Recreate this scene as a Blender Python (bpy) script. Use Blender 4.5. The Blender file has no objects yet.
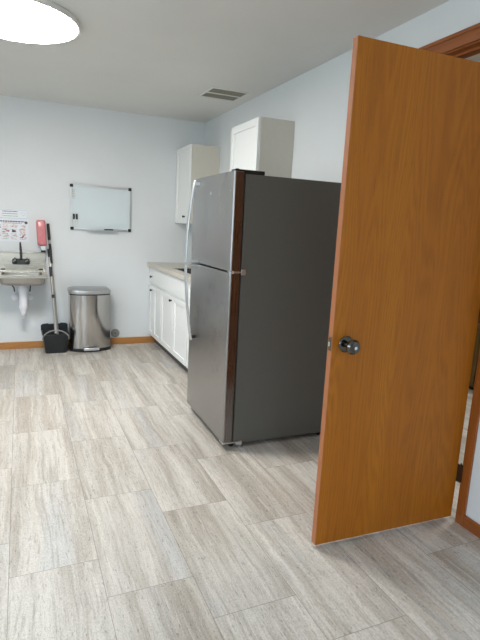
import bpy, bmesh, math, random
from mathutils import Vector, Matrix
random.seed(4)
PI = math.pi
col = bpy.context.scene.collection

# ------------------------------------------------------------------ materials
def srgb(r, g, b):
    f = lambda c: (c/255/12.92) if c/255 <= .04045 else ((c/255+.055)/1.055)**2.4
    return (f(r), f(g), f(b), 1)

class NT:
    def __init__(s, name):
        s.m = bpy.data.materials.new(name); s.m.use_nodes = True
        s.t = s.m.node_tree; s.t.nodes.clear()
        s.out = s.t.nodes.new('ShaderNodeOutputMaterial')
    def n(s, typ, ins=None, **props):
        nd = s.t.nodes.new(typ)
        for k, v in props.items(): setattr(nd, k, v)
        for k, v in (ins or {}).items(): s.set(nd, k, v)
        return nd
    def set(s, nd, k, v):
        i = nd.inputs[k]
        if isinstance(v, bpy.types.NodeSocket): s.t.links.new(v, i)
        else: i.default_value = v
    def math(s, op, a, b=0.0, c=None):
        nd = s.n('ShaderNodeMath', operation=op); s.set(nd, 0, a); s.set(nd, 1, b)
        if c is not None: s.set(nd, 2, c)
        return nd.outputs[0]
    def coord(s): return s.n('ShaderNodeTexCoord').outputs['Object']
    def scale(s, v, sc):
        nd = s.n('ShaderNodeMapping'); s.set(nd, 'Vector', v); nd.inputs['Scale'].default_value = sc
        return nd.outputs[0]
    def noise(s, v, scale=1, detail=3, rough=.5, dist=0):
        return s.n('ShaderNodeTexNoise', {'Vector': v, 'Scale': scale, 'Detail': detail, 'Roughness': rough, 'Distortion': dist}).outputs['Fac']
    def ramp(s, f, stops):
        nd = s.n('ShaderNodeValToRGB'); s.set(nd, 'Fac', f)
        e = nd.color_ramp.elements
        while len(e) < len(stops): e.new(.5)
        for el, (p, c) in zip(e, stops):
            el.position = p; el.color = c if not isinstance(c, (int, float)) else (c, c, c, 1)
        return nd.outputs['Color']
    def mix(s, f, a, b, mode='MIX'):
        nd = s.n('ShaderNodeMix', data_type='RGBA', blend_type=mode)
        s.set(nd, 0, f); s.set(nd, 6, a); s.set(nd, 7, b)
        return nd.outputs[2]
    def bump(s, h, strength=.2, dist=.002):
        return s.n('ShaderNodeBump', {'Height': h, 'Strength': strength, 'Distance': dist}).outputs[0]
    def bsdf(s, **ins):
        names = dict(color='Base Color', rough='Roughness', metal='Metallic', normal='Normal', spec='Specular IOR Level',
                     trans='Transmission Weight', alpha='Alpha', aniso='Anisotropic', coat='Coat Weight', sss='Subsurface Weight', rot='Anisotropic Rotation', tan='Tangent')
        b = s.n('ShaderNodeBsdfPrincipled')
        for k, v in ins.items(): s.set(b, names[k], v)
        s.t.links.new(b.outputs[0], s.out.inputs[0]); return s.m

def plain(name, c, rough=.5, metal=0, var=.06, nscale=30, bump=0, spec=.5, coat=0):
    t = NT(name); v = t.coord(); f = t.noise(v, nscale, 3)
    c = srgb(*c) if max(c) > 1.01 else (*c, 1)
    lo = tuple(x*(1-var) for x in c[:3])+(1,); hi = tuple(min(1, x*(1+var)) for x in c[:3])+(1,)
    kw = dict(color=t.ramp(f, [(.3, lo), (.7, hi)]), rough=rough, metal=float(metal), spec=spec, coat=coat)
    if bump: kw['normal'] = t.bump(f, bump, .001)
    return t.bsdf(**kw)

def steel(name, c, rough=.3, stretch=(300, 300, 2), blotch=.0):
    t = NT(name); v = t.coord()
    g = t.noise(t.scale(v, stretch), 1, 2)
    b = t.noise(v, 3, 2)
    cc = (*c, 1)
    r = t.math('ADD', t.math('MULTIPLY', g, .12), rough-.06)
    r = t.math('ADD', r, t.math('MULTIPLY', t.math('SUBTRACT', b, .5), .12+blotch))
    colr = t.ramp(g, [(.2, tuple(x*.92 for x in c)+(1,)), (.8, cc)])
    return t.bsdf(color=colr, metal=1.0, rough=r, normal=t.bump(g, .03, .0002))

def wall_mat(name, c):
    t = NT(name); v = t.coord()
    f = t.noise(v, 90, 4, .6); big = t.noise(v, 2.2, 4, .6)
    c = srgb(*c)
    colr = t.ramp(big, [(.3, tuple(x*.97 for x in c[:3])+(1,)), (.7, c)])
    return t.bsdf(color=colr, rough=.75, spec=.25, normal=t.bump(f, .12, .002))

def wood(name, base, dark, lite, grain_axis='z', fig=1.0, rough=.38, sc=1.0, coat=.25):
    """oak veneer: contour lines of a stretched noise make cathedral arches, fine pores run along the grain"""
    t = NT(name); v = t.coord()
    s = {'z': (6, 6, .55), 'y': (6, .55, 6), 'x': (.55, 6, 6)}[grain_axis]
    p = {'z': (210, 210, 7), 'y': (210, 7, 210), 'x': (7, 210, 210)}[grain_axis]
    b = {'z': (5, 5, .12), 'y': (5, .12, 5), 'x': (.12, 5, 5)}[grain_axis]
    n1 = t.noise(t.scale(v, tuple(a*sc for a in s)), 1, 1.5, .4, .15)
    wob = t.noise(t.scale(v, tuple(a*9 for a in s)), 1, 3, .6)
    w = t.math('SINE', t.math('ADD', t.math('MULTIPLY', n1, 150), t.math('MULTIPLY', wob, 5)))
    w = t.math('MULTIPLY_ADD', w, .5, .5)
    pores = t.noise(t.scale(v, p), 1, 3, .65)
    band = t.noise(t.scale(v, b), 1, 2)
    c = t.ramp(band, [(.3, srgb(*base)), (.7, srgb(*lite))])
    f = t.math('MULTIPLY', t.math('MULTIPLY', w, fig*.55), t.ramp(pores, [(.3, 0.25), (.65, 1.0)]))
    c = t.mix(f, c, srgb(*dark))
    f2 = t.ramp(pores, [(.55, 0.0), (.75, .55)])
    c = t.mix(f2, c, srgb(*dark))
    return t.bsdf(color=c, rough=rough, spec=.4, coat=coat, normal=t.bump(pores, .08, .0006))

def floor_mat():
    t = NT('travertine_look_vinyl_tile'); v = t.coord()
    sep = t.n('ShaderNodeSeparateXYZ', {0: v}); X, Y = sep.outputs[0], sep.outputs[1]
    cf = t.math('DIVIDE', t.math('ADD', X, .077), .3295)
    ci = t.math('FLOOR', cf); u = t.math('SUBTRACT', cf, ci)
    off = t.math('SUBTRACT', .47, t.math('MULTIPLY', ci, .2265))
    rf = t.math('DIVIDE', t.math('SUBTRACT', Y, off), .695)
    ri = t.math('FLOOR', rf); w = t.math('SUBTRACT', rf, ri)
    idv = t.n('ShaderNodeCombineXYZ', {0: ci, 1: ri, 2: 3.7}).outputs[0]
    wn = t.n('ShaderNodeTexWhiteNoise', {0: idv}, noise_dimensions='3D')
    rnd = wn.outputs['Value']
    offv = t.n('ShaderNodeVectorMath', {0: wn.outputs['Color'], 1: (37, 41, 53)}, operation='MULTIPLY').outputs[0]
    pv = t.n('ShaderNodeVectorMath', {0: v, 1: offv}, operation='ADD').outputs[0]
    # gentle waviness of the veins
    wv = t.noise(t.scale(pv, (3, 2.2, 1)), 1, 2)
    wx = t.n('ShaderNodeCombineXYZ', {0: t.math('MULTIPLY', t.math('SUBTRACT', wv, .5), .05)}).outputs[0]
    pv = t.n('ShaderNodeVectorMath', {0: pv, 1: wx}, operation='ADD').outputs[0]
    broad = t.noise(t.scale(pv, (9, .5, 1)), 1, 4, .6)
    veins = t.noise(t.scale(pv, (42, 1.3, 1)), 1, 4, .62)
    fine = t.noise(t.scale(pv, (120, 9, 1)), 1, 3, .6)
    pits = t.noise(t.scale(pv, (150, 34, 1)), 1, 2, .5)
    tone = t.noise(t.scale(pv, (5, .35, 2)), 1, 1)
    c = t.ramp(broad, [(.32, srgb(160, 151, 140)), (.43, srgb(187, 179, 169)), (.50, srgb(200, 194, 186)), (.60, srgb(212, 206, 198)), (.75, srgb(218, 213, 206))])
    cool = t.ramp(tone, [(.55, 0.0), (.68, .5)])
    c = t.mix(cool, c, srgb(190, 193, 196))
    warm = t.ramp(t.noise(t.scale(pv, (15, .5, 5)), 1, 2), [(.56, 0.0), (.68, .5)])
    c = t.mix(warm, c, srgb(178, 165, 150))
    c = t.mix(t.ramp(veins, [(.36, .5), (.46, 0.0)]), c, srgb(156, 146, 135))
    c = t.mix(t.ramp(veins, [(.57, 0.0), (.68, .55)]), c, srgb(226, 221, 212))
    c = t.mix(t.ramp(fine, [(.34, .38), (.46, 0.0)]), c, srgb(146, 136, 125))
    c = t.mix(t.ramp(fine, [(.57, 0.0), (.72, .35)]), c, srgb(228, 224, 217))
    pm = t.math('MULTIPLY', t.ramp(pits, [(.31, 1.0), (.38, 0.0)]), t.ramp(broad, [(.35, .8), (.62, .25)]))
    c = t.mix(pm, c, srgb(112, 103, 94))
    grit = t.noise(t.scale(pv, (230, 120, 1)), 1, 3, .7)
    c = t.mix(t.ramp(grit, [(.36, .45), (.5, 0.0)]), c, srgb(160, 151, 141))
    c = t.mix(t.ramp(grit, [(.54, 0.0), (.68, .35)]), c, srgb(232, 228, 222))
    bright = t.math('MULTIPLY_ADD', rnd, .04, 1.02)
    c = t.mix(1.0, c, t.n('ShaderNodeCombineColor', {0: bright, 1: bright, 2: bright}).outputs[0], 'MULTIPLY')
    # hairline seams
    eu = t.math('MULTIPLY', t.math('MINIMUM', u, t.math('SUBTRACT', 1.0, u)), .3295)
    ew = t.math('MULTIPLY', t.math('MINIMUM', w, t.math('SUBTRACT', 1.0, w)), .695)
    e = t.math('MINIMUM', eu, ew)
    sm = t.ramp(t.math('DIVIDE', e, .003), [(.15, .8), (.55, 0.0)])
    c = t.mix(sm, c, srgb(120, 110, 98))
    h = t.math('SUBTRACT', fine, t.math('MULTIPLY', sm, .8))
    return t.bsdf(color=c, rough=t.math('MULTIPLY_ADD', veins, .15, .36), spec=.4, normal=t.bump(h, .10, .001))

def glass_mat(name, tint=(1, 1, 1, 1), amt=.08):
    t = NT(name)
    g = t.n('ShaderNodeBsdfGlossy', {'Roughness': .02}); tr = t.n('ShaderNodeBsdfTransparent', {'Color': tint})
    m = t.n('ShaderNodeMixShader', {0: amt}); t.t.links.new(tr.outputs[0], m.inputs[1]); t.t.links.new(g.outputs[0], m.inputs[2])
    t.t.links.new(m.outputs[0], t.out.inputs[0]); return t.m

def emit(name, c, s):
    t = NT(name); e = t.n('ShaderNodeEmission', {'Color': (*c, 1), 'Strength': s})
    t.t.links.new(e.outputs[0], t.out.inputs[0]); return t.m

LAMP = 44.0
SKY = 9.5
M = dict(
    wall=wall_mat('painted_wall', (222, 226, 228)), ceil=wall_mat('painted_ceiling', (224, 224, 221)),
    floor=floor_mat(),
    oak_door=wood('oak_door_veneer', (164, 93, 8), (124, 66, 6), (180, 108, 14), 'z', .7, coat=0, rough=.5),
    oak_edge=wood('oak_edge_band', (162, 100, 64), (132, 76, 44), (172, 110, 72), 'z', .3, coat=0, rough=.6),
    oak_trim_v=wood('stained_casing_upright', (142, 78, 30), (92, 46, 14), (158, 90, 36), 'z', .6),
    oak_trim_h=wood('stained_casing_head', (142, 78, 30), (92, 46, 14), (158, 90, 36), 'y', .6),
    oak_base_x=wood('oak_baseboard_back', (178, 122, 62), (140, 88, 40), (192, 138, 78), 'x', .6),
    oak_base_y=wood('stained_baseboard', (142, 78, 30), (92, 46, 14), (158, 90, 36), 'y', .6),
    olive_wood=wood('olive_brown_wood', (120, 90, 34), (84, 60, 20), (134, 102, 42), 'z', .6),
    maroon=plain('dark_maroon_panel', (60, 34, 28), .6),
    cab=plain('white_cabinet_paint', (238, 239, 238), .42, var=.01),
    cab_box=plain('cream_grey_cabinet_side', (206, 201, 190), .5, var=.012),
    cab_top=plain('beige_laminate', (198, 191, 179), .35, var=.05, nscale=120),
    toe=plain('grey_toe_kick', (92, 92, 92), .6),
    blk=plain('matte_black', (22, 22, 23), .45), blk_pl=plain('charcoal_plastic', (30, 34, 38), .42, bump=.1),
    gun=plain('dark_grey_textured_paint', (94, 94, 89), .5, var=.04, nscale=400, bump=.1, spec=.4),
    steel=steel('brushed_steel_door', (.38, .372, .365), .30, (400, 400, 12)),
    steel_edge=steel('polished_steel_edge', (.66, .63, .60), .18),
    steel_h=steel('satin_handle', (.72, .74, .76), .3),
    steel_bin=steel('brushed_steel_can', (.48, .465, .45), .15, (300, 300, 1.5)),
    steel_lid=steel('satin_lid', (.52, .52, .52), .36, (2, 300, 300)),
    steel_sink=steel('satin_sink_steel', (.56, .52, .45), .27, (3, 50, 50)),
    chrome=plain('chrome', (.82, .82, .82), .07, 1, .01), bronze=plain('aged_hinge', (104, 96, 84), .35, 1),
    dchrome=plain('smoked_chrome', (.13, .125, .115), .12, 1, .03),
    alu=plain('aluminium', (.70, .71, .72), .35, 1, .02), board=plain('whiteboard_enamel', (214, 224, 228), .16, var=.01, nscale=4),
    pvc=plain('white_plastic', (232, 232, 238), .35, var=.02), wht=plain('white_enamel', (226, 226, 222), .4, var=.01),
    grey=plain('mid_grey', (140, 140, 136), .45), greyp=plain('grey_pole', (166, 162, 156), .3, .4),
    pink=plain('dusty_rose_plastic', (204, 124, 128), .25, var=.05), clear=plain('milky_clear_plastic', (214, 218, 220), .2),
    paper=plain('paper', (226, 230, 236), .5, var=.01), inkk=plain('black_ink', (84, 84, 92), .6), inkr=plain('red_ink', (190, 128, 132), .6),
    inkg=plain('green_ink', (150, 178, 130), .6), inkb=plain('blue_ink', (130, 160, 200), .6), inkp=plain('peach_ink', (226, 196, 186), .6),
    hole=plain('duct_dark', (140, 136, 120), .8), louvre=plain('grey_louvre', (158, 153, 138), .6),
    lens=emit('led_diffuser', (1.0, .975, .93), LAMP), lens_fill=emit('next_room_fill_glow', (1.0, .97, .88), 30.0),
    pane=glass_mat('window_glass'),
    gasket=plain('door_gasket', (26, 24, 23), .6), seal=plain('brown_grey_door_liner', (80, 66, 58), .4),
)

# ------------------------------------------------------------------ geometry
class MB:
    def __init__(s): s.b = bmesh.new()
    def box(s, x0, x1, y0, y1, z0, z1):
        v = [s.b.verts.new((x, y, z)) for x in (x0, x1) for y in (y0, y1) for z in (z0, z1)]
        for f in ((0, 1, 3, 2), (4, 6, 7, 5), (0, 4, 5, 1), (2, 3, 7, 6), (0, 2, 6, 4), (1, 5, 7, 3)):
            s.b.faces.new([v[i] for i in f])
        return s
    def prism(s, pts, a0, a1, axis='z', cap0=True, cap1=True):
        def P(p, a):
            return {'z': (p[0], p[1], a), 'y': (p[0], a, p[1]), 'x': (a, p[0], p[1])}[axis]
        A = [s.b.verts.new(P(p, a0)) for p in pts]; B = [s.b.verts.new(P(p, a1)) for p in pts]
        n = len(pts)
        for i in range(n): s.b.faces.new((A[i], A[(i+1) % n], B[(i+1) % n], B[i]))
        if cap0: s.b.faces.new(A[::-1])
        if cap1: s.b.faces.new(B)
        return s
    def loft(s, rings, cap=True):
        R = [[s.b.verts.new(p) for p in r] for r in rings]
        n = len(R[0])
        for a, b in zip(R, R[1:]):
            for i in range(n): s.b.faces.new((a[i], a[(i+1) % n], b[(i+1) % n], b[i]))
        if cap: s.b.faces.new(R[0][::-1]); s.b.faces.new(R[-1])
        return s
    def lathe(s, prof, o=(0, 0, 0), axis='z', seg=32):
        o = Vector(o); rings = []
        for r, h in prof:
            ring = []
            for i in range(seg):
                a = 2*PI*i/seg; c, d = r*math.cos(a), r*math.sin(a)
                ring.append(o+Vector({'z': (c, d, h), 'y': (c, h, d), 'x': (h, c, d)}[axis]))
            rings.append(ring)
        return s.loft(rings)
    def tube(s, path, r, seg=12, flat=None):
        """sweep a circle (or, with flat=(w, t, normal), a rounded strap) along a path"""
        path = [Vector(p) for p in path]; rings = []
        up = Vector((0, 0, 1))
        for i, p in enumerate(path):
            d = (path[min(i+1, len(path)-1)]-path[max(i-1, 0)]).normalized()
            ref = Vector(flat[2]) if flat else (up if abs(d.z) < .95 else Vector((1, 0, 0)))
            a = d.cross(ref).normalized(); b = a.cross(d).normalized()
            rr = r[i] if isinstance(r, (list, tuple)) else r
            ring = []
            for k in range(seg):
                t = 2*PI*k/seg
                if flat: ring.append(p+a*math.cos(t)*flat[0]/2*1.0+b*math.sin(t)*flat[1]/2)
                else: ring.append(p+(a*math.cos(t)+b*math.sin(t))*rr)
            rings.append(ring)
        return s.loft(rings)
    def build(s, name, m, parent=None, loc=None, rotz=0, bevel=0, smooth=True, kind=None):
        bmesh.ops.recalc_face_normals(s.b, faces=s.b.faces)
        if smooth:
            for f in s.b.faces: f.smooth = True
            for e in s.b.edges:
                if len(e.link_faces) == 2 and e.calc_face_angle(0) > math.radians(32): e.smooth = False
        me = bpy.data.meshes.new(name); 
        if loc is not None and parent is None:
            bmesh.ops.transform(s.b, matrix=Matrix.Translation(-Vector(loc)), verts=s.b.verts)
        s.b.to_mesh(me); s.b.free()
        ms = m if isinstance(m, (list, tuple)) else [m]
        for k in ms: me.materials.append(M[k] if isinstance(k, str) else k)
        o = bpy.data.objects.new(name, me); col.objects.link(o)
        if parent is not None:
            o.parent = parent
        elif loc is not None: o.location = loc; o.rotation_euler.z = rotz
        if bevel:
            md = o.modifiers.new('Bevel', 'BEVEL'); md.width = bevel; md.segments = 2; md.limit_method = 'ANGLE'; md.harden_normals = False
        if kind: o['kind'] = kind
        return o

class W(MB):
    """vertices given in world metres, stored relative to the parent root"""
    def __init__(s, root): super().__init__(); s.root = root
    def build(s, name, m, parent=None, **k):
        r = s.root
        mt = Matrix.Rotation(-r.rotation_euler.z, 4, 'Z') @ Matrix.Translation(-r.location)
        bmesh.ops.transform(s.b, matrix=mt, verts=s.b.verts)
        return super().build(name, m, parent or r, **k)

def tag(o, label, cat=None, group=None, kind=None):
    o['label'] = label
    if cat: o['category'] = cat
    if group: o['group'] = group
    if kind: o['kind'] = kind
    return o
def thing(name, loc, label, cat, group=None, rotz=0):
    o = bpy.data.objects.new(name, None); col.objects.link(o); o.location = loc; o.rotation_euler.z = rotz
    o.empty_display_size = .1
    return tag(o, label, cat, group)
def copy_tree(o, parent=None):
    c = o.copy(); col.objects.link(c); c.parent = parent
    for ch in list(o.children): copy_tree(ch, c)
    return c

# ------------------------------------------------------------------ the room
XR, YB, HC = 1.901, 5.4877, 2.4526
XL, YF = -2.7, -2.1           # left wall and wall behind the camera
WT = .12                      # right wall thickness
XN, YN0, YN1 = 5.6, -.6, 5.6  # the next room
OY0, OY1, OZ = 1.566, 2.40, 2.222   # doorway in the right wall

MB().box(XL-.1, XN+.1, YF-.1, YN1+.1, -.1, 0).build('floor', 'floor', kind='structure')
MB().box(XL-.1, XN+.1, YF-.1, YN1+.1, HC, HC+.1).build('ceiling', 'ceil', kind='structure')
MB().box(XL-.1, XR, YB, YB+.1, 0, HC).build('wall_back', 'wall', kind='structure')
b = MB().box(XR, XR+WT, YF, OY0, 0, HC).box(XR, XR+WT, OY1, YB+.1, 0, HC).box(XR, XR+WT, OY0, OY1, OZ, HC)
b.build('wall_right', 'wall', kind='structure')
WY0, WY1, WZ0, WZ1 = .1, 2.5, .85, 2.15
b = MB().box(XL-.1, XL, YF-.1, WY0, 0, HC).box(XL-.1, XL, WY1, YB, 0, HC).box(XL-.1, XL, WY0, WY1, 0, WZ0).box(XL-.1, XL, WY0, WY1, WZ1, HC)
b.build('wall_left', 'wall', kind='structure')
VX0, VX1 = -1.6, .3
b = MB().box(XL, VX0, YF-.1, YF, 0, HC).box(VX1, XR+WT, YF-.1, YF, 0, HC).box(VX0, VX1, YF-.1, YF, 0, WZ0).box(VX0, VX1, YF-.1, YF, WZ1, HC)
b.build('wall_front', 'wall', kind='structure')
MB().box(XR+WT, XN, YN1, YN1+.1, 0, HC).build('wall_next_room_back', 'wall', kind='structure')
MB().box(XN, XN+.1, YN0-.1, YN1+.1, 0, HC).build('wall_next_room_right', 'wall', kind='structure')
MB().box(XR+WT, XN, YN0-.1, YN0, 0, HC).build('wall_next_room_front', 'wall', kind='structure')

def window(n, x0, x1, y0, y1, axis):
    r = bpy.data.objects.new('window_%d' % n, None); col.objects.link(r); r['kind'] = 'structure'
    r.location = ((x0+x1)/2, (y0+y1)/2, WZ0)
    f = W(r); g = W(r); t = .045
    if axis == 'x':
        ym = (y0+y1)/2
        for a, c in ((y0, y0+t), (y1-t, y1), (ym-.03, ym+.03)): f.box(x0+.02, x0+.07, a, c, WZ0, WZ1)
        for a, c in ((WZ0, WZ0+t), (WZ1-t, WZ1)): f.box(x0+.02, x0+.07, y0, y1, a, c)
        g.box(x0+.042, x0+.048, y0+t, y1-t, WZ0+t, WZ1-t)
    else:
        xm = (x0+x1)/2
        for a, c in ((x0, x0+t), (x1-t, x1), (xm-.03, xm+.03)): f.box(a, c, y0+.02, y0+.07, WZ0, WZ1)
        for a, c in ((WZ0, WZ0+t), (WZ1-t, WZ1)): f.box(x0, x1, y0+.02, y0+.07, a, c)
        g.box(x0+t, x1-t, y0+.042, y0+.048, WZ0+t, WZ1-t)
    f.build('window_frame', 'wht', bevel=.003); g.build('window_pane', 'pane')
window(1, XL-.1, XL, WY0, WY1, 'x'); window(2, VX0, VX1, YF-.1, YF, 'y')

# baseboards
MB().box(XL, 1.387, YB-.014, YB, 0, .072).build('baseboard_back', 'oak_base_x', bevel=.003, kind='structure')
MB().box(XR-.013, XR, YF, OY0-.042, 0, .060).build('baseboard_right', 'oak_base_y', bevel=.003, kind='structure')
# door casing and jambs
CW, CT = .047, .012
def ring(b, x0, x1):
    b.box(x0, x1, OY0-CW+.006, OY0+.006, 0, OZ+CW)
    b.box(x0, x1, OY1-.006, OY1+CW-.006, 0, OZ+CW)
for nm, x0, x1 in (('trim_1', XR-CT, XR), ('trim_2', XR+WT, XR+WT+CT)):
    r = bpy.data.objects.new(nm, None); col.objects.link(r); r['kind'] = 'structure'; r.location = (x0, OY0, 0)
    b = W(r); b.box(x0, x1, OY0-CW+.006, OY0+.006, 0, OZ-.004).build('casing_upright', 'oak_trim_v', bevel=.002)
    b = W(r); b.box(x0, x1, OY1-.006, OY1+CW-.006, 0, OZ-.004).build('casing_upright', 'oak_trim_v', bevel=.002)
    b = W(r); b.box(x0, x1, OY0-CW+.006, OY1+CW-.006, OZ-.004, OZ+.064); b.build('casing_head', 'oak_trim_h', bevel=.002)
    b = W(r); b.box(x0-.005 if x1 == XR else x1-.002, x0+.002 if x1 == XR else x1+.005, OY0-CW+.006, OY1+CW-.006, OZ+.046, OZ+.064)
    b.build('casing_bead', 'oak_trim_h', bevel=.002)
r = bpy.data.objects.new('trim_3', None); col.objects.link(r); r['kind'] = 'structure'; r.location = (XR, OY0, 0)
b = W(r); b.box(XR, XR+WT, OY0, OY0+.006, 0, OZ-.01).build('jamb_upright', 'oak_trim_v')
b = W(r); b.box(XR, XR+WT, OY1-.02, OY1, 0, OZ-.01).build('jamb_upright', 'oak_trim_v')
b = W(r); b.box(XR, XR+WT, OY0, OY1, OZ-.01, OZ).build('jamb_head', 'oak_trim_h')
b = W(r); b.box(XR+.04, XR+.08, OY0+.006, OY1-.02, OZ-.022, OZ-.01).build('door_stop', 'oak_trim_h')

# ------------------------------------------------------------------ the open wooden door
HX, HY = 1.880, 1.589
DA = math.atan2(.026, .756)
door = bpy.data.objects.new('door_1', None); col.objects.link(door)
door.location = (HX, HY, 0); door.rotation_euler.z = -DA
door['kind'] = 'structure'; tag(door, 'open orange-brown oak veneer door with dark chrome round knob')
L, T, Z0, Z1 = .7565, .031, .020, 2.040
def D(): return MB()
D().box(-L+.0012, 0, 0, T, Z0, Z1).build('door_leaf', 'oak_door', door, bevel=.0015)
D().box(-L-.0006, -L+.0012, .0006, T-.0006, Z0+.001, Z1-.001).build('edge_band', 'oak_edge', door)
kx, kz = -.694, .908
k = D().lathe([(.0, -.001), (.033, -.001), (.034, -.004), (.030, -.009), (.020, -.012), (.012, -.014), (.011, -.030), (.014, -.034), (.025, -.040), (.030, -.050), (.030, -.058), (.024, -.067), (.012, -.071), (0.001, -.072)], (kx, 0, kz), 'y', 40).build('door_knob', 'dchrome', door)
tag(k, 'smoky chrome round door knob')
D().lathe([(0.0005, -.0735), (.0065, -.0735), (.0065, -.0715), (.0005, -.0715)], (kx, 0, kz), 'y', 16).build('knob_button', 'chrome', k)
D().lathe([(.0, T+.001), (.033, T+.001), (.034, T+.004), (.030, T+.009), (.020, T+.012), (.012, T+.014), (.011, T+.030), (.024, T+.040), (.028, T+.050), (.022, T+.067), (0.001, T+.072)], (kx, 0, kz), 'y', 40).build('door_knob', 'dchrome', door)
lt = D().box(-L-.0015, -L-.0003, .006, T-.006, kz-.028, kz+.028).build('latch_plate', 'bronze', door, bevel=.0005)
b = MB(); b.prism([(-L-.001, .011), (-L-.011, .012), (-L-.001, .026)], kz-.009, kz+.009, 'z').build('latch_bolt', 'chrome', lt)
for hz in (.25, 1.02, 1.82):
    b = MB(); hx, hy = .006, -.012
    for q in range(5): b.lathe([(.0, 0), (.0055, .0005), (.0055, .0165), (.0, .017)], (hx, hy, hz-.044+q*.0175), 'z', 14)
    b.lathe([(0, 0), (.004, .0), (.0045, .003), (.002, .007), (0, .0075)], (hx, hy, hz+.044), 'z', 12)
    h = b.build('hinge', 'bronze', door)
    b = MB(); b.box(-.002, .0035, -.010, T-.006, hz-.044, hz+.044); b.box(.0, .0135, -.0225, -.0125, hz-.044, hz+.044)
    b.build('hinge_leaf', 'bronze', h, bevel=.0004)

# ------------------------------------------------------------------ refrigerator
FX, FY, FA = 1.0922, 2.631, -.0142
fr = thing('refrigerator', (FX, FY, 0), 'tall stainless top-freezer refrigerator with dark grey sides beside the white base cabinet', 'refrigerator', rotz=FA)
FW, FD, FH = .752, .79, 1.6535
MB().box(.074, FD, .006, FW-.006, .032, FH-.012).build('cabinet_body', 'gun', fr, bevel=.004)
MB().box(.064, .074, .014, FW-.014, .07, FH-.02).build('door_gasket', 'gasket', fr)
def fdoor(name, z0, z1):
    n = 7; pts = []
    for i in range(n+1):
        a = PI/2*i/n; pts.append((.010-.010*math.sin(a), .010-.010*math.cos(a)))
    out = [(.058, 0)] + pts
    out2 = [(p[0], FW-p[1]) for p in reversed(pts)] + [(.058, FW)]
    b = MB(); b.prism(out+out2, z0, z1, 'z'); d = b.build(name, 'steel', fr, bevel=.0015)
    b = MB(); b.box(.058, .064, .004, FW-.004, z0+.003, z1-.003).build('door_liner', 'seal', d)
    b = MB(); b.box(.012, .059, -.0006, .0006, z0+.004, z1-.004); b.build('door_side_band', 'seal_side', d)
    return d
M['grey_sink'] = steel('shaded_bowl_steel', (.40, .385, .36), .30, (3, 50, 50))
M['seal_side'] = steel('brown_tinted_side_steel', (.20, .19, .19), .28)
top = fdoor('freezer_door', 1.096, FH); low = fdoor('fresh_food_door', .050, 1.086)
def handle(pts, parent, name, e):
    b = MB(); b.tube(pts, 0, 14, flat=(.032, .018, (-1, 0, 0))); h = b.build(name, 'steel_h', parent)
    b = MB()
    (z, o_, zw) = e
    b.box(-o_, .001, HYY-.014, HYY+.014, z-zw, z+zw); b.build('handle_mount', 'steel_h', h, bevel=.002)
    return h
HYY = .607
PROF = [(1.635, .040), (1.60, .049), (1.553, .057), (1.475, .068), (1.39, .078), (1.298, .085), (1.212, .088), (1.112, .089), (1.01, .087), (.908, .081), (.804, .071), (.699, .058), (.592, .042), (.555, .034)]
def off(z):
    for (a, p), (c, q) in zip(PROF, PROF[1:]):
        if c <= z <= a: return q+(p-q)*(z-c)/(a-c)
    return PROF[0][1] if z > 1 else PROF[-1][1]
def hpath(z0, z1, n=20): return [(-off(z0+(z1-z0)*i/n)+.008, HYY, z0+(z1-z0)*i/n) for i in range(n+1)]
h1 = handle(hpath(1.632, 1.103), top, 'handle', (1.107, .089, .006))
MB().box(-.034, .001, HYY-.011, HYY+.011, 1.604, 1.624).build('handle_mount', 'steel_h', h1, bevel=.002)
h2 = handle(hpath(.560, 1.080), low, 'handle', (1.074, .084, .006))
MB().box(-.030, .001, HYY-.011, HYY+.011, .572, .590).build('handle_mount', 'blk', h2, bevel=.002)
b = MB(); b.lathe([(0, -.0015), (.010, -.0015), (.010, .001), (0, .001)], (0, .374, 1.547), 'x', 24); b.build('round_badge', 'chrome', top)
b = MB(); b.lathe([(0, -.0012), (.004, -.0012), (.004, .001), (0, .001)], (0, .046, 1.548), 'x', 12); b.build('screw_cap', 'chrome', top)
# hinges
b = MB(); b.box(.006, .19, .006, .062, FH-.012, FH+.010); b.lathe([(0, 0), (.012, 0), (.011, .006), (0, .006)], (.03, .03, FH+.009), 'z', 16)
b.build('top_hinge_cover', 'blk', fr, bevel=.004)
b = MB(); b.box(.004, .10, -.004, .05, 1.0875, 1.0945); b.lathe([(0, -.004), (.009, -.004), (.009, .010), (0, .010)], (.022, .004, 1.088), 'z', 14)
b.box(.072, .098, -.002, .008, 1.075, 1.108); b.build('middle_hinge', 'alu', fr, bevel=.0015)
b = MB(); b.box(.002, .10, -.003, .06, .040, .048); b.box(.09, .13, -.003, .006, .024, .048); b.build('bottom_hinge', 'alu', fr, bevel=.0015)
b = MB(); b.box(.035, .06, .04, FW-.03, .012, .056)
for i in range(14): b.box(.030, .036, .06+i*.046, .09+i*.046, .02, .042)
b.build('toe_grille', 'toe', fr, bevel=.001)
for yy in (.05, FW-.05):
    b = MB(); b.lathe([(0, -.012), (.019, -.012), (.020, -.004), (.020, .004), (.019, .012), (0, .012)], (.075, yy, .020), 'y', 20).build('roller', 'blk', fr)
    b = MB(); b.lathe([(0, 0), (.016, 0), (.016, .008), (.006, .010), (.006, .045), (0, .045)], (.128, yy-.03, .0), 'z', 16).build('levelling_foot', 'alu', fr)
    b = MB(); b.lathe([(0, -.012), (.019, -.012), (.019, .012), (0, .012)], (FD-.08, yy, .020), 'y', 20).build('roller', 'blk', fr)

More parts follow.
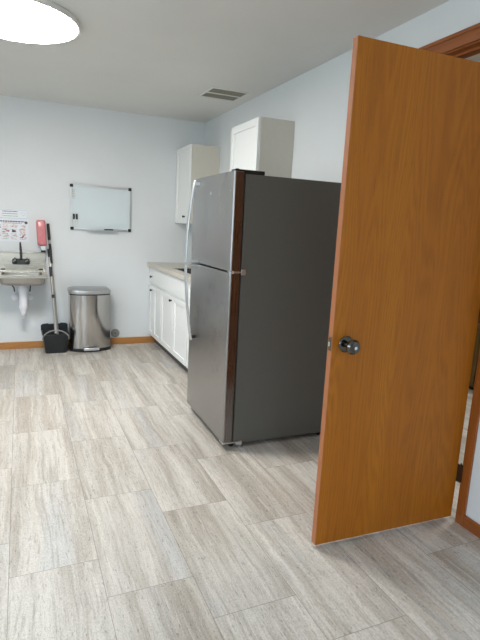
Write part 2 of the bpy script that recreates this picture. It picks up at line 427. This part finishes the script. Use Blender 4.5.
# ------------------------------------------------------------------ kitchen cabinets
def shaker(root, name, x, y0, y1, z0, z1, knob=None, stile=.048, mat='cab'):
    """door facing -x with its face at x"""
    b = W(root)
    b.box(x, x+.018, y0, y0+stile, z0, z1).box(x, x+.018, y1-stile, y1, z0, z1)
    b.box(x, x+.018, y0+stile, y1-stile, z0, z0+stile).box(x, x+.018, y0+stile, y1-stile, z1-stile, z1)
    b.box(x+.009, x+.016, y0+stile, y1-stile, z0+stile, z1-stile)
    d = b.build(name, mat, bevel=.0015)
    if knob: knob_at(root, d, x, *knob)
    return d
def knob_at(root, d, x, ky, kz, r=.0125):
    b = W(root); b.lathe([(0, .001), (.008, .001), (.006, -.010), (r*.8, -.013), (r, -.018), (r*.9, -.024), (0, -.027)], (x, ky, kz), 'x', 18)
    b.build('knob', 'blk', d)
cb = thing('base_cabinet', (1.62, 4.77, 0), 'white base cabinet with one long false drawer front and black knobs under beige countertop', 'cabinet')
CX = 1.305
b = W(cb)
for y in (4.06, YB-.019): b.box(CX+.019, XR-.001, y, y+.018, .10, .872)
b.box(XR-.010, XR-.001, 4.078, YB-.019, .10, .872).box(CX+.019, XR-.010, 4.078, YB-.019, .10, .118).box(CX+.019, CX+.030, 4.078, YB-.019, .118, .872)
b.build('cabinet_box', 'cab')
W(cb).box(CX+.08, CX+.095, 4.06, YB-.015, 0, .10).build('toe_kick', 'toe')
b = W(cb); b.box(CX, CX+.018, 4.075, 5.468, .694, .862); d = b.build('drawer', 'cab', bevel=.002)
knob_at(cb, d, CX, 5.345, .768)
for y0, y1, k in ((5.262, 5.470, (5.335, .622)), (4.958, 5.256, None), (4.508, 4.950, (4.560, .628)), (4.075, 4.502, None)):
    shaker(cb, 'door', CX, y0, y1, .112, .672, k)
cb2 = thing('base_cabinet', (1.62, 3.75, 0), 'narrower white base cabinet almost hidden between refrigerator and sink cabinet', 'cabinet')
W(cb2).box(CX+.019, XR-.001, 3.43, 4.056, .10, .872).build('cabinet_box', 'cab', bevel=.001)
W(cb2).box(CX+.08, CX+.095, 3.43, 4.056, 0, .10).build('toe_kick', 'toe')
b = W(cb2); b.box(CX, CX+.018, 3.44, 4.045, .694, .862); d = b.build('drawer', 'cab', bevel=.002); knob_at(cb2, d, CX, 3.74, .768)
shaker(cb2, 'door', CX, 3.44, 3.74, .112, .672, (3.70, .628)); shaker(cb2, 'door', CX, 3.746, 4.045, .112, .672, (3.786, .628))
# countertop with a cut-out
SX0, SX1, SY0, SY1 = 1.375, 1.80, 4.16, 4.76
ct = thing('countertop', (1.6, 4.46, .872), 'beige laminate countertop running from back wall to refrigerator', 'countertop')
b = W(ct); b.box(1.283, SX0, 3.43, YB-.001, .872, .914).box(SX1, XR-.001, 3.43, YB-.001, .872, .914)
b.box(SX0, SX1, 3.43, SY0, .872, .914).box(SX0, SX1, SY1, YB-.001, .872, .914)
b.build('worktop', 'cab_top')
W(ct).box(XR-.02, XR-.001, 3.43, YB-.001, .914, .985).build('backsplash', 'cab_top', bevel=.003)
ks = thing('kitchen_sink', (1.59, 4.46, .9), 'stainless drop-in sink basin set into the beige countertop', 'sink')
b = W(ks); t = .004
b.box(SX0+.002, SX0+.006, SY0+.002, SY1-.002, .76, .914).box(SX1-.006, SX1-.002, SY0+.002, SY1-.002, .76, .914)
b.box(SX0+.006, SX1-.006, SY0+.002, SY0+.006, .76, .914).box(SX0+.006, SX1-.006, SY1-.006, SY1-.002, .76, .914)
b.box(SX0+.002, SX1-.002, SY0+.002, SY1-.002, .755, .76); b.build('basin', 'steel_edge')
b = W(ks); b.box(SX0-.012, SX0+.004, SY0-.012, SY1+.012, .914, .917).box(SX1-.004, SX1+.012, SY0-.012, SY1+.012, .914, .917)
b.box(SX0+.004, SX1-.004, SY0-.012, SY0+.004, .914, .917).box(SX0+.004, SX1-.004, SY1-.004, SY1+.012, .914, .917); b.build('rim', 'steel_edge', bevel=.001)
b = W(ks); b.lathe([(0, 0), (.045, 0), (.042, .003), (.02, .001), (0, .001)], (1.59, 4.46, .76), 'z', 24); b.build('drain_strainer', 'chrome')

def upper(x_, y0, y1, z0, z1, label, kn):
    r = thing('upper_cabinet', (1.75, (y0+y1)/2, z0), label, 'cabinet')
    b = W(r); b.box(x_+.02, XR-.001, y0, y1, z0, z1); b.build('cabinet_box', 'cab_box', bevel=.0015)
    shaker(r, 'door', x_, y0+.004, y1-.006, z0+.004, z1-.004, kn, .055)
upper(1.586, 4.985, YB-.001, 1.352, 2.139, 'white upper cabinet in the corner above the countertop, further from the refrigerator', (5.125, 1.425))
upper(1.602, 3.447, 3.964, 1.352, 2.139, 'white upper cabinet directly behind the refrigerator, nearer of the wall pair', (3.49, 1.42))

# ------------------------------------------------------------------ ceiling light and vent
def ceil_light(loc, label, lens):
    cl = thing('ceiling_light', loc, label, 'ceiling light')
    z = loc[2]
    b = W(cl); b.lathe([(.05, 0), (.360, 0), (.364, -.004), (.364, -.024), (.361, -.029), (.352, -.029), (.350, -.024), (.05, -.022)], loc, 'z', 72); b.build('frame', 'wht')
    b = W(cl); b.lathe([(0.01, -.023), (.351, -.025), (.351, -.031), (.30, -.034), (.2, -.037), (.1, -.038), (0.01, -.038)], loc, 'z', 72); b.build('diffuser', lens)
ceil_light((-.005, 3.335, HC-.0005), 'large round flush ceiling light glowing white in front of the air vent', 'lens')
ceil_light((3.9, 2.2, HC-.0005), 'added unseen round fill light brightening the adjoining room behind the open door', 'lens_fill')  # unseen lamp, added only to light the adjoining room
VX, VY, VS = 1.625, 4.233, .170
vt = thing('ceiling_vent', (VX, VY, HC), 'square grey louvred air vent in ceiling near the corner upper cabinet', 'vent')
W(vt).box(VX-VS+.02, VX+VS-.02, VY-VS+.02, VY+VS-.02, HC-.003, HC-.0005).build('backing', 'hole')
b = W(vt); e = HC-.008
for a in ((-VS, VS, -VS, -VS+.020), (-VS, VS, VS-.020, VS), (-VS, -VS+.020, -VS+.020, VS-.020), (VS-.020, VS, -VS+.020, VS-.020), (-VS+.020, VS-.020, -.010, .010)):
    b.box(VX+a[0], VX+a[1], VY+a[2], VY+a[3], e, HC-.0005)
b.build('frame', 'ceil', bevel=.002)
for s0 in (-VS+.034, .018):
    for i in range(7):
        y = VY+s0+i*.0185
        b = W(vt); b.prism([(y, e+.0035), (y+.001, e+.0025), (y+.0165, e+.0045), (y+.0165, e+.0055)], VX-VS+.020, VX+VS-.020, 'x'); b.build('louvre', 'louvre')

# ------------------------------------------------------------------ whiteboard
x0, x1, z0, z1 = .480, 1.096, 1.238, 1.691
wb = thing('whiteboard', ((x0+x1)/2, YB, z0), 'aluminium framed whiteboard with black corners on the back wall above the trash can', 'whiteboard')
W(wb).box(x0+.006, x1-.006, YB-.014, YB-.001, z0+.006, z1-.006).build('board', 'board')
for a in ((x0, x1, z0, z0+.018), (x0, x1, z1-.018, z1), (x0, x0+.016, z0+.018, z1-.018), (x1-.016, x1, z0+.018, z1-.018)):
    W(wb).box(a[0], a[1], YB-.019, YB-.0005, a[2], a[3]).build('frame_rail', 'alu', bevel=.002)
for cx, cz in ((x0, z0), (x1, z0), (x0, z1), (x1, z1)):
    sx = 1 if cx == x0 else -1; sz = 1 if cz == z0 else -1
    W(wb).box(*sorted((cx-sx*.003, cx+sx*.030)), YB-.022, YB-.0006, *sorted((cz-sz*.003, cz+sz*.028))).build('corner_cap', 'blk', bevel=.005)
b = W(wb); b.box(.640, .955, YB-.06, YB-.019, z0-.004, z0).box(.640, .955, YB-.062, YB-.058, z0-.004, z0+.006); b.build('pen_tray', 'alu', bevel=.001)
def marker(a, b_, cap, label, grp=None, vert=True):
    r = thing('marker', a, label, 'marker', grp)
    A, B = Vector(a), Vector(b_); d = B-A
    w = W(r); w.tube([A, A+d*.55], .0085, 14).build('barrel', 'wht' if vert else 'blk')
    w = W(r); w.tube([A+d*.55, A+d*.57, A+d], [.0088, .0098, .0092], 14).build('cap', cap)
marker((.512, YB-.0235, 1.274), (.511, YB-.0235, 1.396), 'blk', 'black capped marker clipped upright on the whiteboard, nearer the frame edge')
marker((.541, YB-.0235, 1.274), (.541, YB-.0235, 1.396), 'blk', 'black capped marker clipped upright on the whiteboard, farther from the frame edge')
marker((.815, YB-.037, 1.2475), (.905, YB-.037, 1.2475), 'blk', 'black marker lying in the pen tray beneath the whiteboard', None, False)
mg = None
for i, zz in enumerate((1.634, 1.610, 1.585, 1.562)):
    lab = ['topmost', 'second from the top', 'third from the top', 'lowest'][i]
    if mg is None:
        mg = MB().lathe([(0, -.004), (.008, -.004), (.0085, 0), (.0085, .006), (0, .006)], (0, 0, 0), 'y', 20).build('magnet', 'wht', loc=(0, 0, 0)); o = mg
        b = MB().lathe([(.0085, .0), (.0112, .0), (.0112, .004), (.0085, .0045)], (0, 0, 0), 'y', 20).build('magnet_rim', 'grey', mg)
    else: o = copy_tree(mg)
    o.location = (.510+(i > 1)*.004, YB-.0225, zz)
    tag(o, 'small white round magnet at the whiteboard edge, %s of four' % lab, 'magnet', 'magnets in a column on the whiteboard')

# ------------------------------------------------------------------ notices above the sink
def strokes(w, xs, z, n, lo, hi, gap, h, rnd):
    x = xs
    while x < n:
        l = rnd.uniform(lo, hi); w.box(x, min(x+l, n), YB-.0024, YB-.0018, z, z+h); x += l+gap
rn = random.Random(8)
p1 = thing('notice_sheet', (-.085, YB, 1.318), 'narrow white notice with three short text lines, taped above the larger sheet', 'notice')
W(p1).box(-.250, .080, YB-.0018, YB-.0006, 1.316, 1.410).build('sheet', 'paper')
for z, m in ((1.384, 'inkk'), (1.362, 'inkr'), (1.340, 'inkg')):
    w = W(p1); strokes(w, -.150, z, -.015, .008, .022, .004, .007, rn); w.build('text_line', m)
w = W(p1); w.box(-.242, .072, YB-.0024, YB-.0018, 1.402, 1.404).box(-.242, .072, YB-.0024, YB-.0018, 1.322, 1.324).box(-.242, -.240, YB-.0024, YB-.0018, 1.324, 1.402).box(.070, .072, YB-.0024, YB-.0018, 1.324, 1.402); w.build('border_line', 'inkb')
for cx in (-.205, .035):
    w = W(p1)
    pts = []
    for i in range(25):
        a = 2*PI*i/24; pts.append((cx+.0013*16*math.sin(a)**3, YB-.002, 1.366+.0013*(13*math.cos(a)-5*math.cos(2*a)-2*math.cos(3*a)-math.cos(4*a))))
    w.tube(pts, .0008, 6); w.build('heart_outline', 'grey')
p2 = thing('illustrated_notice', (-.085, YB, 1.095), 'larger white notice full of small coloured drawings, taped above the steel sink', 'notice')
W(p2).box(-.250, .080, YB-.0018, YB-.0006, 1.095, 1.312).build('sheet', 'paper')
w = W(p2); strokes(w, -.19, 1.286, .045, .010, .026, .004, .011, rn); w.build('title_line', 'inkk')
w = W(p2); strokes(w, -.15, 1.272, .02, .010, .026, .004, .006, rn); w.build('subtitle_line', 'inkr')
for cx in (-.222, .060):
    w = W(p2); w.lathe([(0, -.0024), (.014, -.0024), (.014, -.0018), (0, -.0018)], (cx, YB, 1.283), 'y', 16); w.build('round_picture', 'inkk')
ms = ['inkk', 'inkb', 'inkp', 'grey', 'inkp', 'inkb', 'inkr', 'grey', 'inkp', 'inkb']
q = 0
for iz, cz in enumerate((1.240, 1.195, 1.145)):
    for ix, cx in enumerate((-.205, -.130, -.055, .025)):
        w = W(p2)
        for _ in range(11):
            a, c = cx+rn.uniform(-.030, .020), cz+rn.uniform(-.020, .014)
            w.box(a, a+rn.uniform(.006, .022), YB-.0024, YB-.0018, c, c+rn.uniform(.003, .012))
        w.build('small_drawing', ms[(q*3+ix) % 10]); q += 1
        w = W(p2); strokes(w, cx-.028, cz-.026, cx+.024, .005, .012, .003, .0035, rn); w.build('caption_line', 'inkr' if q % 2 else 'inkk')

# ------------------------------------------------------------------ soap dispenser
sd = thing('soap_dispenser', (.20, YB, 1.04), 'dusty pink wall soap dispenser with clear bottom beside the steel sink', 'soap dispenser')
def rrect(x0, x1, y0, y1, r, n=5):
    p = []
    for cx, cy, a0 in ((x1-r, y1-r, 0), (x0+r, y1-r, 90), (x0+r, y0+r, 180), (x1-r, y0+r, 270)):
        for i in range(n+1):
            a = math.radians(a0+90*i/n); p.append((cx+r*math.cos(a), cy+r*math.sin(a)))
    return p
b = W(sd); R = []
for z, x0_, x1_, y0_ in ((1.066, .166, .242, .085), (1.074, .160, .245, .095), (1.20, .153, .240, .10), (1.295, .150, .238, .095), (1.312, .156, .232, .085), (1.318, .168, .220, .07)):
    R.append([(p[0], p[1], z) for p in rrect(x0_, x1_, YB-y0_, YB-.001, .02)])
b.loft(R).build('cover', 'pink')
b = W(sd); b.loft([[(p[0], p[1], z) for p in rrect(a, c, YB-.075, YB-.001, .012)] for z, a, c in ((1.020, .190, .238), (1.026, .184, .240), (1.066, .182, .242))]).build('refill_bottle', 'clear')
b = W(sd); b.loft([[(p[0], p[1], z) for p in rrect(.190, .232, YB-.080, YB-.02, .010)] for z in (1.000, 1.020)]).build('nozzle', 'blk')
b = W(sd); b.box(.175, .226, YB-.106, YB-.094, 1.085, 1.110).build('push_button', 'pink', bevel=.004)

# ------------------------------------------------------------------ wall mounted steel hand sink
hs = thing('hand_sink', (.01, YB, .64), 'wall mounted stainless hand sink with white drain pipe beneath notices', 'sink')
SL, SR = -.215, .233
b = W(hs); b.box(SL, SR, YB-.012, YB-.001, .795, .998).box(SL, SR, YB-.030, YB-.012, .985, .998); b.build('backsplash', 'steel_sink', bevel=.003)
yF = 5.085
b = W(hs)
# deck around the bowl, with turned-down lip
b.box(SL, SR, YB-.085, YB-.012, .795, .801)
b.box(SL, SL+.045, yF+.045, YB-.085, .795, .801).box(SR-.045, SR, yF+.045, YB-.085, .795, .801).box(SL, SR, yF, yF+.045, .795, .801)
b.box(SL, SR, yF-.002, yF+.004, .774, .801).box(SL-.002, SL+.003, yF, YB-.012, .774, .801).box(SR-.003, SR+.002, yF, YB-.012, .774, .801)
b.build('rim', 'steel_sink', bevel=.002)
b = W(hs)
outer = [[(p[0], p[1], z) for p in rrect(SL+.022+k, SR-.022-k, yF+.02+k, YB-.07-k, .05)] for z, k in ((.796, 0), (.735, .002), (.715, .008), (.703, .022), (.697, .05))]
inner = [[(p[0], p[1], z) for p in rrect(SL+.045+k, SR-.045-k, yF+.045+k, YB-.085-k, .045)] for z, k in ((.708, .05), (.73, .012), (.797, 0))]
b.loft(outer+inner, cap=False); pass
b.b.verts.ensure_lookup_table(); n = 24
b.b.faces.new([b.b.verts[4*n+i] for i in range(n)][::-1])
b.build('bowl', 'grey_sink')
for xx in (-.165, .185):
    W(hs).box(xx-.02, xx+.02, YB-.016, YB-.0125, .815, .828).build('mount_slot', 'blk')
b = W(hs); b.loft([[(p[0], z, p[1]) for p in rrect(-.080, .086, .872, .932, .02)] for z in (YB-.013, YB-.045, YB-.055)])
fa = b.build('faucet', 'dchrome')
for xx in (-.052, .058):
    b = W(hs); b.lathe([(0, -.054), (.015, -.054), (.017, -.075), (.022, -.085), (.022, -.100), (.010, -.106), (0, -.107)], (xx, YB, .905), 'y', 20)
    b.box(xx-.006, xx+.006, YB-.104, YB-.092, .90, .945); b.build('faucet_handle', 'dchrome', fa)
sp = [(.004, YB-.050, .92), (.004, YB-.055, 1.00), (.002, YB-.060, 1.05)]
for i in range(11):
    a = PI*i/10; sp.append((0, YB-.060-.055*(1-math.cos(a)), 1.055+.035*math.sin(a)))
sp.append((0, YB-.170, 1.01))
b = W(hs); b.tube(sp, [.013, .012, .0105]+[.0095]*12, 14); b.build('spout', 'dchrome', fa)
# drain
b = W(hs); b.lathe([(0, .698), (.030, .698), (.036, .690), (.036, .680), (.022, .676), (0, .676)], (.012, 5.29, 0), 'z', 24).build('drain_flange', 'grey')
b = W(hs); cx, cy = .012, 5.29
b.tube([(cx, cy, .680), (cx, cy, .52), (cx, cy, .44), (cx, cy+.004, .405), (cx, cy+.02, .375), (cx, cy+.05, .362), (cx, cy+.08, .375), (cx, cy+.096, .405), (cx, cy+.10, .44), (cx, cy+.105, .47), (cx, cy+.125, .49), (cx, YB-.002, .493)], [.037, .036, .031, .026]+[.024]*8, 20)
tr = b.build('drain_pipe', 'pvc')
for z, rr in ((.635, .043), (.475, .040)):
    b = W(hs); b.lathe([(.022, z-.022), (rr, z-.020), (rr+.002, z), (rr, z+.020), (.022, z+.022)], (cx, cy, 0), 'z', 24).build('slip_nut', 'pvc', tr)
b = W(hs); b.lathe([(.02, .44), (.037, .442), (.037, .478), (.02, .48)], (cx, cy+.1, 0), 'z', 24).build('slip_nut', 'pvc', tr)
b = W(hs); b.lathe([(.02, -.012), (.045, -.010), (.045, -.002), (.02, -.001)], (cx, YB, .493), 'y', 24).build('wall_flange', 'pvc', tr)
for s, xx in ((-1, -.066), (1, .076)):
    b = W(hs); b.tube([(xx, YB-.001, .560), (xx, YB-.07, .560)], .012, 12); b.tube([(xx, YB-.05, .56), (xx, YB-.05, .60)], .010, 12); v = b.build('shutoff_valve', 'pvc')
    b = W(hs); b.lathe([(0, -.072), (.020, -.072), (.031, -.078), (.031, -.092), (.022, -.098), (0, -.099)], (xx, YB, .548), 'y', 20).build('valve_knob', 'pvc', v)
    b = W(hs); b.tube([(xx, YB-.05, .60), (xx+s*.004, YB-.05, .64), (xx+s*(.05 if s < 0 else .01), YB-.045, .70), (xx+s*(.06 if s < 0 else .012), YB-.035, .76), (xx+s*.01, YB-.03, .80)], .006, 10).build('supply_hose', 'blk')

# ------------------------------------------------------------------ lobby dustpan and broom
dp = thing('lobby_dustpan', (.30, 5.32, 0), 'black upright lobby dustpan with grey bail and long pole between sink and trash can', 'dustpan')
b = W(dp)
def ringq(z, xa, xb, ya, yb, r=.018): return [(p[0], p[1], z) for p in rrect(xa, xb, ya, yb, r)]
outer = [ringq(.0, .205, .398, 5.215, 5.40), ringq(.012, .199, .404, 5.208, 5.41), ringq(.195, .180, .422, 5.180, 5.43), ringq(.200, .172, .430, 5.172, 5.436)]
inner = [ringq(.200, .186, .416, 5.188, 5.424), ringq(.02, .205, .398, 5.216, 5.404)]
b.loft(outer+inner, cap=True); b.build('pan', 'blk_pl')
b = W(dp); b.prism([(.170, .195), (.170, .250), (.185, .262), (.235, .268), (.25, .262), (.35, .262), (.365, .272), (.415, .268), (.432, .255), (.432, .195)], 5.425, 5.438, 'y'); b.build('hood', 'blk_pl', bevel=.002)
pts = []
for i in range(17):
    a = PI*i/16; pts.append((.301-.124*math.cos(a), 5.176-.012*math.sin(a), .155+.092*math.sin(a)))
b = W(dp); b.tube(pts, .0065, 10); b.build('bail', 'grey')
# the pan's own pole
P0, P1 = Vector((.304, 5.172, .235)), Vector((.264, 5.462, 1.03))
b = W(dp); b.tube([P0, P0.lerp(P1, .985)], .0125, 14); po = b.build('pole', 'greyp')
b = W(dp); b.tube([P0-Vector((0, 0, .02)), P0.lerp(P1, .09)], .017, 14).build('pole_socket', 'greyp', po)
for t0, t1 in ((.40, .44), (.66, .78), (.90, 1.0)):
    b = W(dp); b.tube([P0.lerp(P1, t0), P0.lerp(P1, t1)], .0145, 14).build('pole_sleeve' if t0 < .8 else 'grip', 'blk', po)
br = thing('broom', (.32, 5.30, .02), 'long handled broom with black grip leaning on the wall, its head in the dustpan', 'broom')
Q0, Q1 = Vector((.330, 5.30, .12)), Vector((.262, 5.469, 1.285))
b = W(br); b.tube([Q0, Q0.lerp(Q1, .86)], .0105, 14); bp = b.build('pole', 'greyp')
b = W(br); b.tube([Q0.lerp(Q1, .86), Q0.lerp(Q1, .87), Q1], [.012, .0145, .0135], 14).build('grip', 'blk')
b = W(br); b.tube([Q0.lerp(Q1, .66), Q0.lerp(Q1, .83)], .0135, 14).build('pole_sleeve', 'blk', bp)
b = W(br); b.loft([[(x, y, z) for x, y in ((.325-w, 5.30-d), (.325+w, 5.30-d), (.325+w, 5.30+d), (.325-w, 5.30+d))] for z, w, d in ((.035, .068, .024), (.13, .05, .018))]).build('bristles', 'blk')

# ------------------------------------------------------------------ step trash can
tc = thing('trash_can', (.652, 5.33, 0), 'rectangular brushed stainless step trash can against the back wall', 'trash can')
def dshape(k, n=14):
    xa, xb, yb = .440+k, .850-k, 5.462-k
    ys, yf = 5.265, 5.196+k
    p = [(xb-.02, yb), (xa+.02, yb), (xa, yb-.02)]
    p.append((xa, ys+.02))
    for i in range(n+1):
        u = -1+2*i/n
        x = (xa+xb)/2+(xb-xa)/2*math.sin(u*PI/2)*.998
        p.append((x, yf+(ys-yf)*(abs(math.sin(u*PI/2))**3.2)))
    p += [(xb, ys+.02), (xb, yb-.02)]
    return p
b = W(tc); b.prism(dshape(.004), .032, .588, 'z'); b.build('can_body', 'steel_bin')
b = W(tc); b.prism(dshape(.0), .0, .034, 'z'); b.build('base_rim', 'blk', bevel=.003)
b = W(tc); b.prism(dshape(.006), .588, .600, 'z'); b.build('lid_gasket', 'blk')
b = W(tc); b.loft([[(p[0], p[1], z) for p in dshape(k)] for z, k in ((.600, .0), (.622, -.003), (.637, .0), (.647, .012), (.655, .035), (.660, .08))]); b.build('lid', 'steel_lid')
b = W(tc); b.box(.570, .715, 5.165, 5.215, .026, .040).box(.565, .720, 5.150, 5.170, .022, .048); b.build('pedal', 'steel_h', bevel=.006)
b = W(tc); b.box(.60, .70, 5.445, 5.472, .50, .60); b.build('lid_hinge', 'blk', bevel=.003)

cc = thing('wall_cover_plate', (.937, YB, .125), 'small round grey cover plate low on the wall behind the trash can', 'cover plate')
b = W(cc); b.lathe([(0, -.001), (.047, -.001), (.047, -.006), (.040, -.013), (.0, -.015)], (.937, YB, .125), 'y', 32); b.build('plate', 'grey')
b = W(cc); b.lathe([(0, -.014), (.007, -.014), (.006, -.018), (0, -.019)], (.937, YB, .125), 'y', 14); b.build('screw', 'dchrome')

# ------------------------------------------------------------------ the room beyond the door
lc = thing('low_wooden_cabinet', (3.95, 3.3, 0), 'olive brown wooden cabinet glimpsed through the gap beside the door hinge', 'cabinet')
b = W(lc); b.box(3.705, 4.25, 2.5, 4.2, .03, .595).build('cabinet_box', 'olive_wood', bevel=.003)
b = W(lc); b.box(3.72, 4.24, 2.52, 4.18, 0, .03).build('plinth', 'blk')
b = W(lc); b.box(3.69, 4.26, 2.49, 4.21, .595, .620).build('top_board', 'oak_edge', bevel=.003)
for y in (2.52, 3.08, 3.64):
    b = W(lc); b.box(3.690, 3.705, y, y+.54, .06, .58).build('door', 'olive_wood', bevel=.002)
hb = thing('dark_hutch', (4.1, 3.3, .62), 'dark brown hutch standing on the olive brown cabinet of the adjoining room', 'hutch')
b = W(hb); b.box(3.78, 4.25, 2.5, 2.53, .62, 1.6).box(3.78, 4.25, 4.17, 4.2, .62, 1.6).box(3.78, 4.25, 2.5, 4.2, 1.6, 1.63).box(4.20, 4.25, 2.53, 4.17, .62, 1.6); b.build('case', 'maroon', bevel=.002)
b = W(hb); b.box(3.79, 4.20, 2.53, 4.17, 1.08, 1.10); b.build('shelf', 'maroon', bevel=.002)

# ------------------------------------------------------------------ daylight
w = bpy.data.worlds.new('sky'); bpy.context.scene.world = w; w.use_nodes = True
nt = w.node_tree; bg = nt.nodes['Background']
tc_ = nt.nodes.new('ShaderNodeTexCoord'); sp_ = nt.nodes.new('ShaderNodeSeparateXYZ'); rp = nt.nodes.new('ShaderNodeValToRGB')
nt.links.new(tc_.outputs['Generated'], sp_.inputs[0]); nt.links.new(sp_.outputs[2], rp.inputs[0]); nt.links.new(rp.outputs[0], bg.inputs[0])
e = rp.color_ramp.elements; e[0].position = 0; e[0].color = (.50, .58, .62, 1); e[1].position = .25; e[1].color = (.73, .87, 1.0, 1)
bg.inputs[1].default_value = SKY
def portal(loc, rot, sx, sy):
    l = bpy.data.lights.new('window_portal', 'AREA'); l.shape = 'RECTANGLE'; l.size = sx; l.size_y = sy; l.cycles.is_portal = True
    o = bpy.data.objects.new('window_portal', l); col.objects.link(o); o.location = loc; o.rotation_euler = rot
portal((XL-.11, (WY0+WY1)/2, (WZ0+WZ1)/2), (0, -PI/2, 0), WZ1-WZ0, WY1-WY0)
portal(((VX0+VX1)/2, YF-.11, (WZ0+WZ1)/2), (PI/2, 0, 0), VX1-VX0, WZ1-WZ0)

# ------------------------------------------------------------------ camera
f, yaw, pit, roll, h = 498.4763, .41857, .18500, .04983, 1.3507
cy, sy = math.cos(yaw), math.sin(yaw)
fw = Vector((sy*math.cos(pit), cy*math.cos(pit), -math.sin(pit))); r0 = Vector((cy, -sy, 0)); u0 = r0.cross(fw)
r = math.cos(roll)*r0+math.sin(roll)*u0; u = -math.sin(roll)*r0+math.cos(roll)*u0
cd = bpy.data.cameras.new('camera'); cam = bpy.data.objects.new('camera', cd); col.objects.link(cam)
m = Matrix((r, u, -fw)).transposed().to_4x4(); m.translation = (0, 0, h); cam.matrix_world = m
cd.sensor_fit = 'VERTICAL'; cd.sensor_height = 24; cd.lens = f/640*24; cd.clip_start = .02
sc = bpy.context.scene; sc.camera = cam
sc.view_settings.view_transform = 'Standard'; sc.view_settings.look = 'None'; sc.view_settings.gamma = 1
sc.view_settings.use_curve_mapping = False; sc.view_settings.exposure = 0.0
sc.cycles.max_bounces = 10; sc.cycles.diffuse_bounces = 6; sc.cycles.use_denoising = True
sc.cycles.caustics_reflective = False; sc.cycles.caustics_refractive = False; sc.cycles.sample_clamp_indirect = 8
